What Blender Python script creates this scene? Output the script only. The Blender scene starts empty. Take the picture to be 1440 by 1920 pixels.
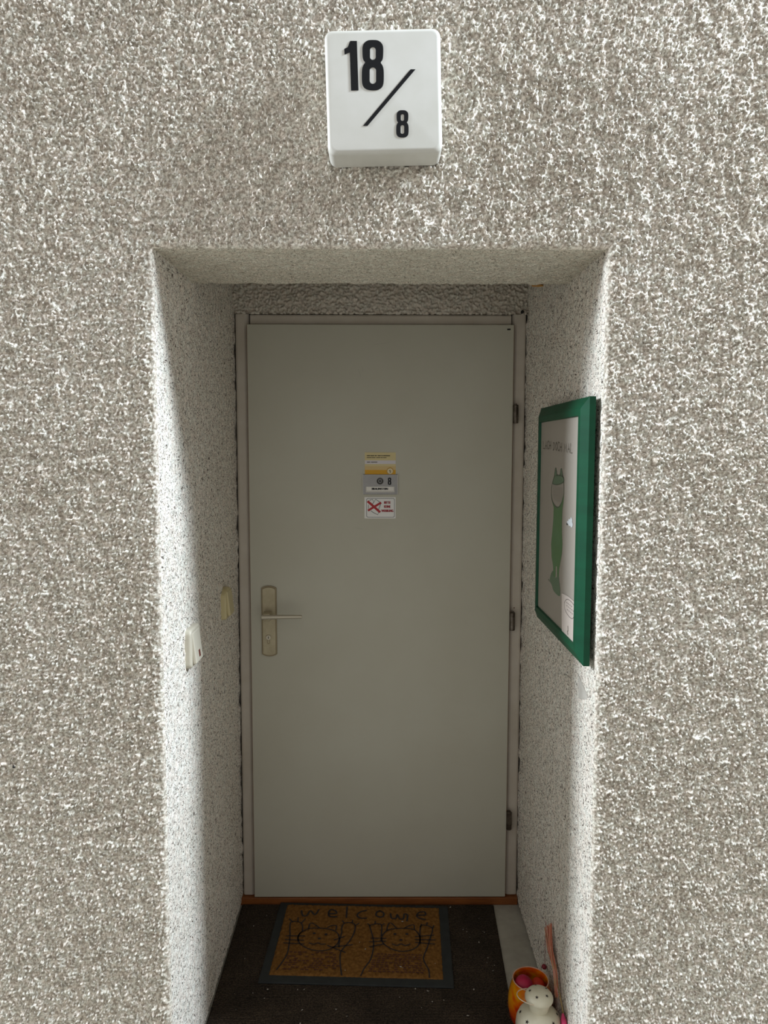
import bpy, bmesh, math, random
import numpy as np
from mathutils import Matrix, Vector

random.seed(7)
sc = bpy.context.scene
COL = sc.collection

# ------------------------------------------------------------------ camera
CAM = (-0.0003, -1.6537, 1.5880)
PITCH, YAW, ROLL, FPX = 0.0847, 0.0051, 0.0015, 1396.5
fwd = Vector((math.sin(YAW)*math.cos(PITCH), math.cos(YAW)*math.cos(PITCH), -math.sin(PITCH)))
rgt = Vector((math.cos(YAW), -math.sin(YAW), 0))
upv = rgt.cross(fwd)
r2 = rgt*math.cos(ROLL) + upv*math.sin(ROLL)
u2 = -rgt*math.sin(ROLL) + upv*math.cos(ROLL)
cd = bpy.data.cameras.new('camera')
cam = bpy.data.objects.new('camera', cd)
COL.objects.link(cam)
cd.sensor_fit = 'VERTICAL'
cd.sensor_height = 36.0
cd.sensor_width = 27.0
cd.lens = 36.0*FPX/1920.0
cd.clip_start = 0.05
m = Matrix((r2, u2, -fwd)).transposed().to_4x4()
m.translation = CAM
cam.matrix_world = m
sc.camera = cam

# ------------------------------------------------------------------ world, daylight, exposure
W = bpy.data.worlds.new('sky'); sc.world = W
W.use_nodes = True
bg = W.node_tree.nodes['Background']
bg.inputs[0].default_value = (1.0, 0.97, 0.935, 1)
bg.inputs[1].default_value = 0.55

def area(name, loc, target, size, power, col):
    ld = bpy.data.lights.new(name, 'AREA')
    ld.shape = 'RECTANGLE'; ld.size, ld.size_y = size
    ld.energy = power; ld.color = col
    o = bpy.data.objects.new(name, ld); COL.objects.link(o)
    o.location = loc
    o.rotation_euler = (Vector(target)-Vector(loc)).to_track_quat('-Z', 'Y').to_euler()
    return o
area('daylight_stairwell_window', (2.8, -0.64, 3.85), (0, 0, 1.1), (0.38, 0.95), 325, (0.78, 0.89, 1.0))
area('daylight_passage_end', (-4.2, -0.55, 3.2), (0, 0, 1.1), (0.5, 1.3), 330, (0.83, 0.915, 1.0))

sc.view_settings.view_transform = 'Standard'
sc.view_settings.look = 'None'
sc.view_settings.gamma = 1.0
sc.view_settings.use_curve_mapping = False
sc.view_settings.exposure = -0.10

# ------------------------------------------------------------------ dimensions (metres)
WX = 0.4924          # half width of the doorway
ZT = 2.020           # underside of the lintel
DY = 0.870           # face of the door leaf
FZ = -0.030          # floor
SOFY = 0.346         # depth of the lintel soffit
RR = 0.007           # rounded plaster arris

# ------------------------------------------------------------------ helpers
def srgb(r, g, b):
    def f(c):
        c /= 255.0
        return c/12.92 if c <= 0.04045 else ((c+0.055)/1.055)**2.4
    return (f(r), f(g), f(b), 1)

MATS = {}
def mat(name, col, rough=0.6, metal=0.0, spec=0.5, var=None, vscale=20.0, bump=0.0, bscale=200.0,
        bdist=0.001, stretch=None, coat=0.0, trans=0.0, emit=None, alpha=1.0):
    if name in MATS: return MATS[name]
    M = bpy.data.materials.new(name); M.use_nodes = True
    nt = M.node_tree; N, L = nt.nodes, nt.links
    P = N['Principled BSDF']
    P.inputs['Base Color'].default_value = col
    P.inputs['Roughness'].default_value = rough
    P.inputs['Metallic'].default_value = metal
    P.inputs['Specular IOR Level'].default_value = spec
    P.inputs['Coat Weight'].default_value = coat
    P.inputs['Transmission Weight'].default_value = trans
    tc = N.new('ShaderNodeTexCoord')
    src = tc.outputs['Object']
    if stretch:
        mp = N.new('ShaderNodeMapping'); mp.inputs['Scale'].default_value = stretch
        L.new(src, mp.inputs['Vector']); src = mp.outputs['Vector']
    if var is not None:
        n = N.new('ShaderNodeTexNoise'); n.inputs['Scale'].default_value = vscale
        n.inputs['Detail'].default_value = 5; n.inputs['Roughness'].default_value = 0.6
        L.new(src, n.inputs['Vector'])
        r = N.new('ShaderNodeValToRGB')
        r.color_ramp.elements[0].position = 0.35; r.color_ramp.elements[1].position = 0.65
        r.color_ramp.elements[0].color = col; r.color_ramp.elements[1].color = var
        L.new(n.outputs['Fac'], r.inputs['Fac']); L.new(r.outputs['Color'], P.inputs['Base Color'])
    if bump > 0:
        n2 = N.new('ShaderNodeTexNoise'); n2.inputs['Scale'].default_value = bscale
        n2.inputs['Detail'].default_value = 3
        L.new(src, n2.inputs['Vector'])
        b = N.new('ShaderNodeBump'); b.inputs['Strength'].default_value = bump
        b.inputs['Distance'].default_value = bdist
        L.new(n2.outputs['Fac'], b.inputs['Height']); L.new(b.outputs['Normal'], P.inputs['Normal'])
    MATS[name] = M
    return M

def stucco_mat(name, c_lo, c_hi, speck, speck_amt, speck_scale, speck_stretch, rough, bump, bscale, seed=0.0):
    """plaster: two-tone grain, broad soft blotches and dark grit"""
    M = bpy.data.materials.new(name); M.use_nodes = True
    nt = M.node_tree; N, L = nt.nodes, nt.links
    P = N['Principled BSDF']; P.inputs['Roughness'].default_value = rough
    P.inputs['Specular IOR Level'].default_value = 0.25
    tc = N.new('ShaderNodeTexCoord')
    mp = N.new('ShaderNodeMapping'); mp.inputs['Location'].default_value = (seed, seed*1.7, seed*0.3)
    L.new(tc.outputs['Object'], mp.inputs['Vector'])
    def noise(scale, detail, vec=None, rough_=0.6):
        n = N.new('ShaderNodeTexNoise'); n.inputs['Scale'].default_value = scale
        n.inputs['Detail'].default_value = detail; n.inputs['Roughness'].default_value = rough_
        L.new(vec or mp.outputs['Vector'], n.inputs['Vector']); return n
    def ramp(src, p0, p1, a, b):
        r = N.new('ShaderNodeValToRGB'); r.color_ramp.elements[0].position = p0; r.color_ramp.elements[1].position = p1
        r.color_ramp.elements[0].color = a; r.color_ramp.elements[1].color = b
        L.new(src, r.inputs['Fac']); return r
    g = ramp(noise(150, 3).outputs['Fac'], 0.40, 0.60, c_lo, c_hi)
    bl = ramp(noise(2.2, 4).outputs['Fac'], 0.35, 0.65, (0.90, 0.89, 0.87, 1), (1, 1, 1, 1))
    mx = N.new('ShaderNodeMixRGB'); mx.blend_type = 'MULTIPLY'; mx.inputs[0].default_value = 1
    L.new(g.outputs[0], mx.inputs[1]); L.new(bl.outputs[0], mx.inputs[2])
    out = mx.outputs[0]
    hue = ramp(noise(60, 2).outputs['Fac'], 0.4, 0.6, (1.0, 0.97, 0.94, 1), (0.97, 1.0, 0.98, 1))
    m3 = N.new('ShaderNodeMixRGB'); m3.blend_type = 'MULTIPLY'; m3.inputs[0].default_value = 1
    L.new(out, m3.inputs[1]); L.new(hue.outputs[0], m3.inputs[2]); out = m3.outputs[0]
    if speck_amt > 0:
        wob = noise(70, 1)
        ms = N.new('ShaderNodeMapping'); ms.inputs['Scale'].default_value = speck_stretch
        ad = N.new('ShaderNodeMixRGB'); ad.blend_type = 'ADD'; ad.inputs[0].default_value = 0.03
        L.new(mp.outputs['Vector'], ad.inputs[1]); L.new(wob.outputs['Color'], ad.inputs[2])
        L.new(ad.outputs[0], ms.inputs['Vector'])
        sp = ramp(noise(speck_scale, 2, ms.outputs['Vector']).outputs['Fac'], 0.545, 0.60, (0, 0, 0, 1), (1, 1, 1, 1))
        mu = N.new('ShaderNodeMath'); mu.operation = 'MULTIPLY'; mu.inputs[1].default_value = speck_amt
        L.new(sp.outputs[0], mu.inputs[0])
        m2 = N.new('ShaderNodeMixRGB'); L.new(mu.outputs[0], m2.inputs[0])
        L.new(out, m2.inputs[1]); m2.inputs[2].default_value = speck; out = m2.outputs[0]
    L.new(out, P.inputs['Base Color'])
    nb = noise(bscale, 3)
    b = N.new('ShaderNodeBump'); b.inputs['Strength'].default_value = bump; b.inputs['Distance'].default_value = 0.0015
    L.new(nb.outputs['Fac'], b.inputs['Height']); L.new(b.outputs['Normal'], P.inputs['Normal'])
    return M

ORG = {}                                       # world position of each object's own origin
def origin(o): return ORG.get(o.name, Vector((0, 0, 0)))

def tag(o, label=None, cat=None, group=None, kind=None):
    if label: o['label'] = label
    if cat: o['category'] = cat
    if group: o['group'] = group
    if kind: o['kind'] = kind
    return o

def thing(name, loc, label, cat, kind=None, group=None):
    o = bpy.data.objects.new(name, None); COL.objects.link(o)
    o.location = loc; o.empty_display_size = 0.05
    ORG[o.name] = Vector(loc)
    return tag(o, label, cat, group, kind)

def link(name, me, material, parent=None, base=None, smooth=False):
    """me has world coordinates; store them relative to the parent's (or own) origin"""
    o = bpy.data.objects.new(name, me); COL.objects.link(o)
    if parent is not None:
        org = origin(parent); o.parent = parent
    else:
        org = Vector(base) if base is not None else Vector((0, 0, 0)); o.location = org
    ORG[o.name] = org.copy()
    if org.length > 0: me.transform(Matrix.Translation(-org))
    if material: me.materials.append(material)
    if smooth and len(me.polygons):
        me.polygons.foreach_set('use_smooth', [True]*len(me.polygons))
        me.set_sharp_from_angle(angle=math.radians(38))
    me.update()
    return o

def bm_mesh(bm, name='m'):
    bmesh.ops.recalc_face_normals(bm, faces=bm.faces)
    me = bpy.data.meshes.new(name); bm.to_mesh(me); bm.free(); return me

def add_box(bm, x0, x1, y0, y1, z0, z1, bevel=0.0, seg=2, M=None):
    t = bmesh.new()
    bmesh.ops.create_cube(t, size=1)
    for v in t.verts:
        v.co = Vector(((x0+x1)/2+v.co.x*(x1-x0), (y0+y1)/2+v.co.y*(y1-y0), (z0+z1)/2+v.co.z*(z1-z0)))
    if bevel > 0:
        bmesh.ops.bevel(t, geom=t.edges[:], offset=bevel, segments=seg, affect='EDGES', profile=0.5)
    if M is not None: bmesh.ops.transform(t, matrix=M, verts=t.verts)
    merge(bm, t)

def merge(bm, t):
    tmp = bpy.data.meshes.new('t'); t.to_mesh(tmp); t.free()
    bm.from_mesh(tmp); bpy.data.meshes.remove(tmp)

def box(name, dims, material, parent=None, bevel=0.0, seg=2, base=None, smooth=False, M=None):
    bm = bmesh.new(); add_box(bm, *dims, bevel=bevel, seg=seg, M=M)
    return link(name, bm_mesh(bm), material, parent, base, smooth)

def lathe_bm(prof, M, seg=40):
    """prof: (radius, height) list, turned about local z, then placed by M"""
    bm = bmesh.new(); rings = []
    for r, h in prof:
        if r < 1e-6: rings.append([bm.verts.new((0, 0, h))])
        else: rings.append([bm.verts.new((r*math.cos(2*math.pi*k/seg), r*math.sin(2*math.pi*k/seg), h)) for k in range(seg)])
    for a, b in zip(rings, rings[1:]):
        for k in range(seg):
            k2 = (k+1) % seg
            if len(a) == 1 and len(b) == 1: continue
            if len(a) == 1: bm.faces.new((a[0], b[k], b[k2]))
            elif len(b) == 1: bm.faces.new((a[k], b[0], a[k2]))
            else: bm.faces.new((a[k], b[k], b[k2], a[k2]))
    bmesh.ops.transform(bm, matrix=M, verts=bm.verts)
    return bm

def tube_bm(pts, rad, seg=8, caps=True):
    bm = bmesh.new(); rings = []
    pts = [Vector(p) for p in pts]
    rads = rad if isinstance(rad, (list, tuple)) else [rad]*len(pts)
    prev = None
    for i, p in enumerate(pts):
        d = (pts[min(i+1, len(pts)-1)]-pts[max(i-1, 0)]).normalized()
        a = prev if prev is not None else (Vector((0, 0, 1)) if abs(d.z) < 0.9 else Vector((1, 0, 0)))
        a = (a - d*a.dot(d)).normalized(); prev = a
        b = d.cross(a)
        rings.append([bm.verts.new(p+(a*math.cos(2*math.pi*k/seg)+b*math.sin(2*math.pi*k/seg))*rads[i]) for k in range(seg)])
    for a, b in zip(rings, rings[1:]):
        for k in range(seg): bm.faces.new((a[k], a[(k+1) % seg], b[(k+1) % seg], b[k]))
    if caps:
        bm.faces.new(rings[0][::-1]); bm.faces.new(rings[-1])
    return bm

def crom(pts, n=6, closed=False):
    """Catmull-Rom smoothing of a 2-D or 3-D polyline"""
    P = [np.array(p, float) for p in pts]; out = []
    N = len(P)
    for i in range(N if closed else N-1):
        if closed: a, b, c, d = P[(i-1) % N], P[i], P[(i+1) % N], P[(i+2) % N]
        else: a, b, c, d = P[max(i-1, 0)], P[i], P[i+1], P[min(i+2, N-1)]
        for k in range(n):
            t = k/n
            out.append(0.5*((2*b)+(-a+c)*t+(2*a-5*b+4*c-d)*t*t+(-a+3*b-3*c+d)*t**3))
    if not closed: out.append(P[-1])
    return [tuple(float(x) for x in p) for p in out]

def front_M(x, y, z):      # local xy plane -> faces the camera (-y)
    return Matrix(((1, 0, 0, x), (0, 0, -1, y), (0, 1, 0, z), (0, 0, 0, 1)))
def right_M(x):            # local (u, v) = world (y, z) on a plane facing -x
    return Matrix(((0, 0, -1, x), (1, 0, 0, 0), (0, 1, 0, 0), (0, 0, 0, 1)))

def loops_mesh(loops, depth, M, bevel=0.0):
    """flat shape from closed outlines (inner ones are holes), extruded by depth along local z"""
    cu = bpy.data.curves.new('c', 'CURVE'); cu.dimensions = '2D'; cu.fill_mode = 'BOTH'
    cu.extrude = depth/2
    for lp in loops:
        s = cu.splines.new('POLY'); s.points.add(len(lp)-1)
        for p, q in zip(s.points, lp): p.co = (q[0], q[1], 0, 1)
        s.use_cyclic_u = True
    o = bpy.data.objects.new('c', cu); COL.objects.link(o)
    dg = bpy.context.evaluated_depsgraph_get()
    me = bpy.data.meshes.new_from_object(o.evaluated_get(dg))
    bpy.data.objects.remove(o); bpy.data.curves.remove(cu)
    me.transform(M @ Matrix.Translation((0, 0, depth/2)))
    if M.determinant() < 0: me.flip_normals()
    return me

def text_mesh(s, height, width, depth, M, bold=0.0, heavy=0.0):
    cu = bpy.data.curves.new('t', 'FONT'); cu.body = s; cu.size = 1.0
    cu.align_x = 'CENTER'; cu.align_y = 'CENTER'; cu.offset = bold
    o = bpy.data.objects.new('t', cu); COL.objects.link(o)
    dg = bpy.context.evaluated_depsgraph_get()
    me = bpy.data.meshes.new_from_object(o.evaluated_get(dg))
    bpy.data.objects.remove(o); bpy.data.curves.remove(cu)
    co = np.empty(len(me.vertices)*3); me.vertices.foreach_get('co', co); co = co.reshape(-1, 3)
    mn, mx_ = co.min(0), co.max(0)
    co[:, 0] = (co[:, 0]-(mn[0]+mx_[0])/2)*width/(mx_[0]-mn[0])
    co[:, 1] = (co[:, 1]-(mn[1]+mx_[1])/2)*height/(mx_[1]-mn[1])
    co[:, 2] = depth
    me.vertices.foreach_set('co', co.ravel())
    if heavy:                                   # heavier strokes: the outline laid down three times, a hair apart
        bm = bmesh.new()
        for k in (-1, 0, 1):
            t = bmesh.new(); t.from_mesh(me)
            bmesh.ops.translate(t, verts=t.verts, vec=(k*heavy, 0, k*0.00002)); merge(bm, t)
        bm.to_mesh(me); bm.free()
    me.transform(M)
    return me

def ribbon_bm(bm, pts, width, M, z=0.0):
    """flat stroke along a 2-D polyline"""
    P = [Vector((p[0], p[1])) for p in pts]; L, R_ = [], []
    for i, p in enumerate(P):
        d = (P[min(i+1, len(P)-1)]-P[max(i-1, 0)])
        d = d.normalized() if d.length > 1e-9 else Vector((1, 0))
        n = Vector((-d.y, d.x))*width/2
        e = d*(width*0.3) if i == len(P)-1 else (-d*(width*0.3) if i == 0 else Vector((0, 0)))
        L.append(bm.verts.new(M @ Vector((p.x+n.x+e.x, p.y+n.y+e.y, z))))
        R_.append(bm.verts.new(M @ Vector((p.x-n.x+e.x, p.y-n.y+e.y, z))))
    for i in range(len(P)-1):
        bm.faces.new((R_[i], R_[i+1], L[i+1], L[i]))

def strokes(name, lines, width, M, material, parent, z=0.0, smooth_n=0):
    bm = bmesh.new()
    for l in lines: ribbon_bm(bm, crom(l, smooth_n) if smooth_n and len(l) > 2 else l, width, M, z)
    me = bpy.data.meshes.new(name); bm.to_mesh(me); bm.free()
    return link(name, me, material, parent)

def rrect(w, h, r, n=6, cx=0, cy=0):
    out = []
    for (sx, sy, a0) in ((1, 1, 0), (-1, 1, 90), (-1, -1, 180), (1, -1, 270)):
        for k in range(n+1):
            a = math.radians(a0+90*k/n)
            out.append((cx+sx*(w/2-r)+r*math.cos(a), cy+sy*(h/2-r)+r*math.sin(a)))
    return out
def circle(r, n=32, cx=0, cy=0): return [(cx+r*math.cos(2*math.pi*k/n), cy+r*math.sin(2*math.pi*k/n)) for k in range(n)]

EIGHT_R = [(0, 203), (42, 199), (72, 178), (86, 145), (86, 80), (80, 45), (66, 22), (82, -5), (91, -45), (91, -130), (80, -172), (50, -196), (0, -203)]
def eight_loops(cx, cy, height, width):
    sx, sy = width/182.0, height/406.0
    right = EIGHT_R; left = [(-x, y) for x, y in right[1:-1]][::-1]
    outer = crom(right+left, 4, closed=True)
    h1 = rrect(48, 104, 23, 6, 0, 95); h2 = rrect(54, 134, 26, 6, 0, -84)
    return [[(cx+x*sx, cy+y*sy) for x, y in lp] for lp in (outer, h1, h2)]

# ------------------------------------------------------------------ plaster relief (height fields)
def field(nu, nv, du, dv, lo, hi, seed, aniso=1.0):
    """band-limited noise with wavelengths lo..hi metres, unit variance"""
    rng = np.random.default_rng(seed)
    g = np.fft.rfft2(rng.standard_normal((nu, nv)).astype(np.float32))
    fu = np.fft.fftfreq(nu, du)[:, None]; fv = np.fft.rfftfreq(nv, dv)[None, :]*aniso
    f = np.sqrt(fu*fu+fv*fv); f0 = math.sqrt(1/(lo*hi)); s = 0.5*math.log(hi/lo)
    f[0, 0] = 1e-6
    h = np.fft.irfft2(g*np.exp(-0.5*(np.log(f/f0)/s)**2), s=(nu, nv))
    return h/h.std()

def sstep(a, b, x):
    t = np.clip((x-a)/(b-a), 0, 1); return t*t*(3-2*t)

def grid_mesh(name, X, Y, Z, keep=None, flip=False, extra=None):
    nu, nv = X.shape
    co = np.stack([X, Y, Z], -1).reshape(-1, 3)
    idx = np.arange(nu*nv).reshape(nu, nv)
    q = np.stack([idx[:-1, :-1], idx[1:, :-1], idx[1:, 1:], idx[:-1, 1:]], -1)
    if keep is not None: q = q[keep]
    q = q.reshape(-1, 4)
    if flip: q = q[:, ::-1]
    used = np.unique(q); remap = np.full(nu*nv, -1); remap[used] = np.arange(len(used))
    co = co[used]; q = remap[q]
    ns = len(q)
    if extra:                                    # plain boxes behind the plaster skin
        vs, fs = [], []
        for (x0, x1, y0, y1, z0, z1) in extra:
            b = len(co)+len(vs)
            vs += [(x, y, z) for x in (x0, x1) for y in (y0, y1) for z in (z0, z1)]
            fs += [[b+i for i in f] for f in ((0, 1, 3, 2), (4, 6, 7, 5), (0, 4, 5, 1), (2, 3, 7, 6), (0, 2, 6, 4), (1, 5, 7, 3))]
        co = np.vstack([co, np.array(vs)]); q = np.vstack([q, np.array(fs)])
    me = bpy.data.meshes.new(name)
    me.vertices.add(len(co)); me.vertices.foreach_set('co', co.astype(np.float32).ravel())
    me.loops.add(len(q)*4); me.loops.foreach_set('vertex_index', q.astype(np.int32).ravel())
    me.polygons.add(len(q)); me.polygons.foreach_set('loop_start', np.arange(0, len(q)*4, 4, dtype=np.int32))
    sm = np.ones(len(q), bool); sm[ns:] = False
    me.polygons.foreach_set('use_smooth', sm)
    me.update(calc_edges=True); me.validate()
    return me

def span(a, b, d): return np.linspace(a, b, max(2, int(round(abs(b-a)/d))+1))
def join(*s):
    out = [s[0]]
    for k in s[1:]: out.append(k[1:])
    return np.concatenate(out)

M_front = stucco_mat('roughcast_plaster', srgb(170, 160, 148), srgb(246, 240, 230), srgb(104, 94, 83), 0.36, 220, (1, 1, 0.7), 0.65, 0.5, 420)  # pale grain tone also stands in for light catching the raised grains
M_rev = stucco_mat('scraped_plaster', srgb(224, 216, 206), srgb(244, 239, 232), srgb(72, 59, 50), 0.95, 270, (1, 0.27, 1), 0.8, 0.5, 380, 3.0)
M_sof = stucco_mat('lintel_plaster', srgb(200, 192, 178), srgb(226, 219, 206), srgb(100, 90, 76), 0.8, 260, (1, 1, 1), 0.8, 0.5, 380, 5.0)
M_back = stucco_mat('coarse_back_plaster', srgb(204, 195, 183), srgb(222, 214, 203), srgb(90, 80, 66), 0.25, 160, (1, 1, 1), 0.85, 0.5, 300, 8.0)

def roughcast(nu, nv, du, dv, seed, amp):
    a = field(nu, nv, du, dv, 0.0080, 0.0170, seed, 1.45)
    b = field(nu, nv, du, dv, 0.0055, 0.0080, seed+1, 1.3)
    c = field(nu, nv, du, dv, 0.03, 0.15, seed+2, 1.3)
    e = a+0.75*b+0.45*c
    g = np.log1p(np.exp(3.0*(e-0.1)))/3.0          # rounded grains standing out of a flatter bed
    return amp*(np.minimum(g, 2.2+0.1*g)+0.10*b+0.25*c+0.3)

# --- the outer wall with the doorway left open
d = 0.0022
xs = join(np.linspace(-2.6, -1.1, 60), span(-1.1, -WX, d), span(-WX, WX, d), span(WX, 1.1, d), np.linspace(1.1, 2.6, 60))
zs = join(np.linspace(FZ-0.01, 0.12, 30), span(0.12, ZT, d), span(ZT, 2.64, d), np.linspace(2.64, 3.3, 60))
XX, ZZ = np.meshgrid(xs, zs, indexing='ij')
h = roughcast(len(xs), len(zs), d, d, 11, 0.0029)
sd = np.hypot(np.maximum(np.abs(XX)-WX, 0), np.maximum(ZZ-ZT, 0))
t = np.clip(RR-sd, 0, RR)
YY = (RR-np.sqrt(np.maximum(RR*RR-t*t, 0))) - h*(0.12+0.88*sstep(0.0, 0.012, sd))
hole = (np.abs(XX) < WX-1e-6) & (ZZ < ZT-1e-6)
cellx = (xs[:-1]+xs[1:])/2; cellz = (zs[:-1]+zs[1:])/2
keep = ~((np.abs(cellx)[:, None] < WX) & (cellz[None, :] < ZT))
onedge = (sd < 1e-6)
YY[onedge] = RR
me = grid_mesh('wall_front', XX, YY, ZZ, keep, flip=False)
wall_front = link('wall_front', me, M_front)
tag(wall_front, 'coarse grey-beige roughcast wall around the doorway', 'wall', kind='structure')

# --- the two reveals
def reveal(sign, seed):
    ys = join(np.array([RR, RR+0.0025]), span(RR+0.0025, DY+0.03, 0.004))
    z2 = join(span(FZ+0.004, ZT, 0.0031), span(ZT, 2.27, 0.006))
    Yg, Zg = np.meshgrid(ys, z2, indexing='ij')
    nu, nv = Yg.shape
    a = field(nu, nv, 0.004, 0.0031, 0.014, 0.030, seed, 0.38)
    b = field(nu, nv, 0.004, 0.0031, 0.03, 0.12, seed+1)
    pit = np.clip(a-1.0, 0, 1.2)
    hh = 0.0016 + 0.00035*a - 0.0013*pit + 0.0006*b
    hh *= sstep(RR, RR+0.008, Yg)
    # ragged foot and ragged rear edge against the door frame
    rg = field(1, nv, 1, 0.0031, 0.02, 0.10, seed+3)[0] if False else np.interp(np.arange(nv), np.arange(0, nv+12, 6), np.random.default_rng(seed).standard_normal(len(np.arange(0, nv+12, 6))))
    hh += 0.0022*rg[None, :]*sstep(DY-0.03, DY+0.02, Yg)
    fr = np.interp(np.arange(nu), np.arange(0, nu+8, 3), np.random.default_rng(seed+9).random(len(np.arange(0, nu+8, 3))))
    Zg = Zg + (0.004+0.010*fr[:, None])*sstep(0.05, 0.0, Zg-FZ)
    Xg = sign*(WX-hh)
    Xg[0, :] = sign*WX
    x0, x1 = sorted((sign*(WX+0.014), sign*(WX+0.25)))
    me = grid_mesh('reveal', Xg, Yg, Zg, None, flip=(sign < 0),
                   extra=[(x0, x1, 0.02, DY+0.3, FZ-0.02, 2.4)])
    return me
wall_left = link('wall_left', reveal(-1, 31), M_rev)
tag(wall_left, 'speckled white plaster reveal left of the door, holding both switches', 'wall', kind='structure')
wall_right = link('wall_right', reveal(1, 47), M_rev)
tag(wall_right, 'speckled white plaster reveal right of the door, behind the green picture frame', 'wall', kind='structure')

# --- lintel soffit, the step behind it and the slot above the door
xs2 = span(-WX-0.004, WX+0.004, 0.0034); ys2 = join(np.array([RR, RR+0.0025]), span(RR+0.0025, SOFY, 0.0034), SOFY+np.array([0.0, 0.0008, 0.0012]), SOFY+np.array([0.0012, 0.0013]))
Xg, Yg = np.meshgrid(xs2, ys2, indexing='ij')
nu, nv = Xg.shape
a = field(nu, nv, 0.0034, 0.0034, 0.007, 0.018, 61); b = field(nu, nv, 0.0034, 0.0034, 0.04, 0.2, 62)
Zg = ZT - (0.0012+0.0005*a-0.0010*np.clip(a-1.0, 0, 1)+0.0010*b)*sstep(RR, RR+0.01, Yg)
edge = np.interp(np.arange(nu), np.arange(0, nu+8, 4), np.random.default_rng(5).standard_normal(len(np.arange(0, nu+8, 4))))
Yg = Yg + 0.0022*edge[:, None]*sstep(SOFY-0.03, SOFY, Yg)
Zg[:, -4] += 0.004; Zg[:, -3] += 0.02; Zg[:, -2] += 0.08; Zg[:, -1] = 2.27
Zg[:, 0] = ZT
me = grid_mesh('ceiling', Xg, Yg, Zg, None, flip=True,
               extra=[(-WX-0.05, WX+0.05, 0.02, DY+0.3, 2.262, 2.40)])
ceiling = link('ceiling', me, M_sof)
tag(ceiling, 'pale plaster underside of the lintel above the doorway', 'ceiling', kind='structure')
# crumb of builder's foam and a cracked corner at the rear lip of the lintel
bm = bmesh.new()
bmesh.ops.create_icosphere(bm, subdivisions=2, radius=1)
for v in bm.verts:
    k = 1+0.25*math.sin(9*v.co.x+3*v.co.z)*math.cos(7*v.co.y)
    v.co = Vector((0.415+v.co.x*0.016*k, SOFY+0.006+v.co.y*0.007, ZT-0.002+v.co.z*0.0045*k))
o = link('foam_crumb', bm_mesh(bm), mat('foam', srgb(178, 132, 66), 0.9, var=srgb(150, 104, 48), vscale=120), ceiling, smooth=True)
o['label'] = 'orange-brown crumb of builder\'s foam'

# --- back wall above the door; unseen box added behind the leaf blocks light
xs3 = span(-WX-0.004, WX+0.004, 0.0036); zs3 = span(2.0355, 2.27, 0.0036)
Xg, Zg = np.meshgrid(xs3, zs3, indexing='ij')
nu, nv = Xg.shape
a = field(nu, nv, 0.0036, 0.0036, 0.008, 0.050, 71, 0.9); b = field(nu, nv, 0.0036, 0.0036, 0.006, 0.010, 72)
Yg = DY+0.012 - (0.0052*np.clip(a, -0.8, 1.6)+0.0012*b) - 0.004*sstep(2.05, 2.10, Zg)
me = grid_mesh('wall_back', Xg, Yg, Zg, None, flip=False, extra=[(-0.8, 0.8, DY+0.07, DY+0.3, FZ-0.02, 2.4)])
wall_back = link('wall_back', me, M_back)
tag(wall_back, 'rough brownish plaster strip between the lintel and the door head', 'wall', kind='structure')

o = link('plaster_hole', loops_mesh([[(0.4655, 2.0375), (0.4695, 2.0350), (0.4760, 2.0385), (0.4775, 2.0445), (0.4715, 2.0485), (0.4660, 2.0440)]], 0.0008, front_M(0, DY-0.004, 0)), mat('hole_dark', srgb(30, 27, 24), 0.9), wall_back)
# --- floor
M_floor = mat('concrete_floor', srgb(172, 167, 155), 0.7, var=srgb(154, 149, 137), vscale=14, bump=0.25, bscale=180)
floor = box('floor', (-2.6, 2.6, -3.2, DY+0.3, FZ-0.12, FZ), M_floor)
tag(floor, 'bare grey concrete floor, showing as a strip right of the dark carpet', 'floor', kind='structure')

# ------------------------------------------------------------------ door frame, threshold, door
M_leaf = mat('door_paint', srgb(186, 183, 168), 0.5, spec=0.35, var=srgb(181, 177, 161), vscale=2.5, bump=0.05, bscale=60)
M_frame = mat('frame_paint', srgb(194, 185, 172), 0.5, var=srgb(184, 174, 159), vscale=9, bump=0.08, bscale=90)
M_edge = mat('door_edge_lipping', srgb(118, 84, 62), 0.6)
M_wood = mat('threshold_wood', srgb(140, 82, 34), 0.5, var=srgb(112, 60, 22), vscale=9, stretch=(1, 8, 8))
M_dark = mat('dark_gap', srgb(30, 27, 24), 0.9)
FY = DY+0.014
trim = thing('trim_1', (0, FY, 0), 'grey-beige painted frame around the door leaf', 'door frame', kind='structure')
def profile_bar(name, axis, a0, a1, c0, c1, inner):
    """frame member with a rounded outer edge, a step and a recessed stop towards the leaf"""
    w_ = c1-c0
    prof = [(0, 0.035), (0, 0.006), (0.002, 0.002), (0.007, 0), (0.031, 0), (0.038, 0.003), (0.049, 0.010), (0.049, 0.035)]
    bm = bmesh.new(); R0, R1 = [], []
    for s, dep in prof:
        c = (c0+s) if inner > 0 else (c1-s)
        if axis == 'z':
            R0.append(bm.verts.new((c, FY+dep, a0))); R1.append(bm.verts.new((c, FY+dep, a1)))
        else:
            R0.append(bm.verts.new((a0, FY+dep, c))); R1.append(bm.verts.new((a1, FY+dep, c)))
    n = len(prof)
    for i in range(n-1): bm.faces.new((R0[i], R0[i+1], R1[i+1], R1[i]))
    bm.faces.new(R0); bm.faces.new(R1[::-1]); bm.faces.new((R0[0], R1[0], R1[-1], R0[-1]))
    return link(name, bm_mesh(bm), M_frame, trim)
profile_bar('jamb', 'z', 0.0, 2.036, -0.4865, -0.4375, 1)
profile_bar('jamb', 'z', 0.0, 2.036, 0.4395, 0.4885, -1)
profile_bar('frame_head', 'x', -0.4375, 0.4395, 1.987, 2.036, -1)
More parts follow.
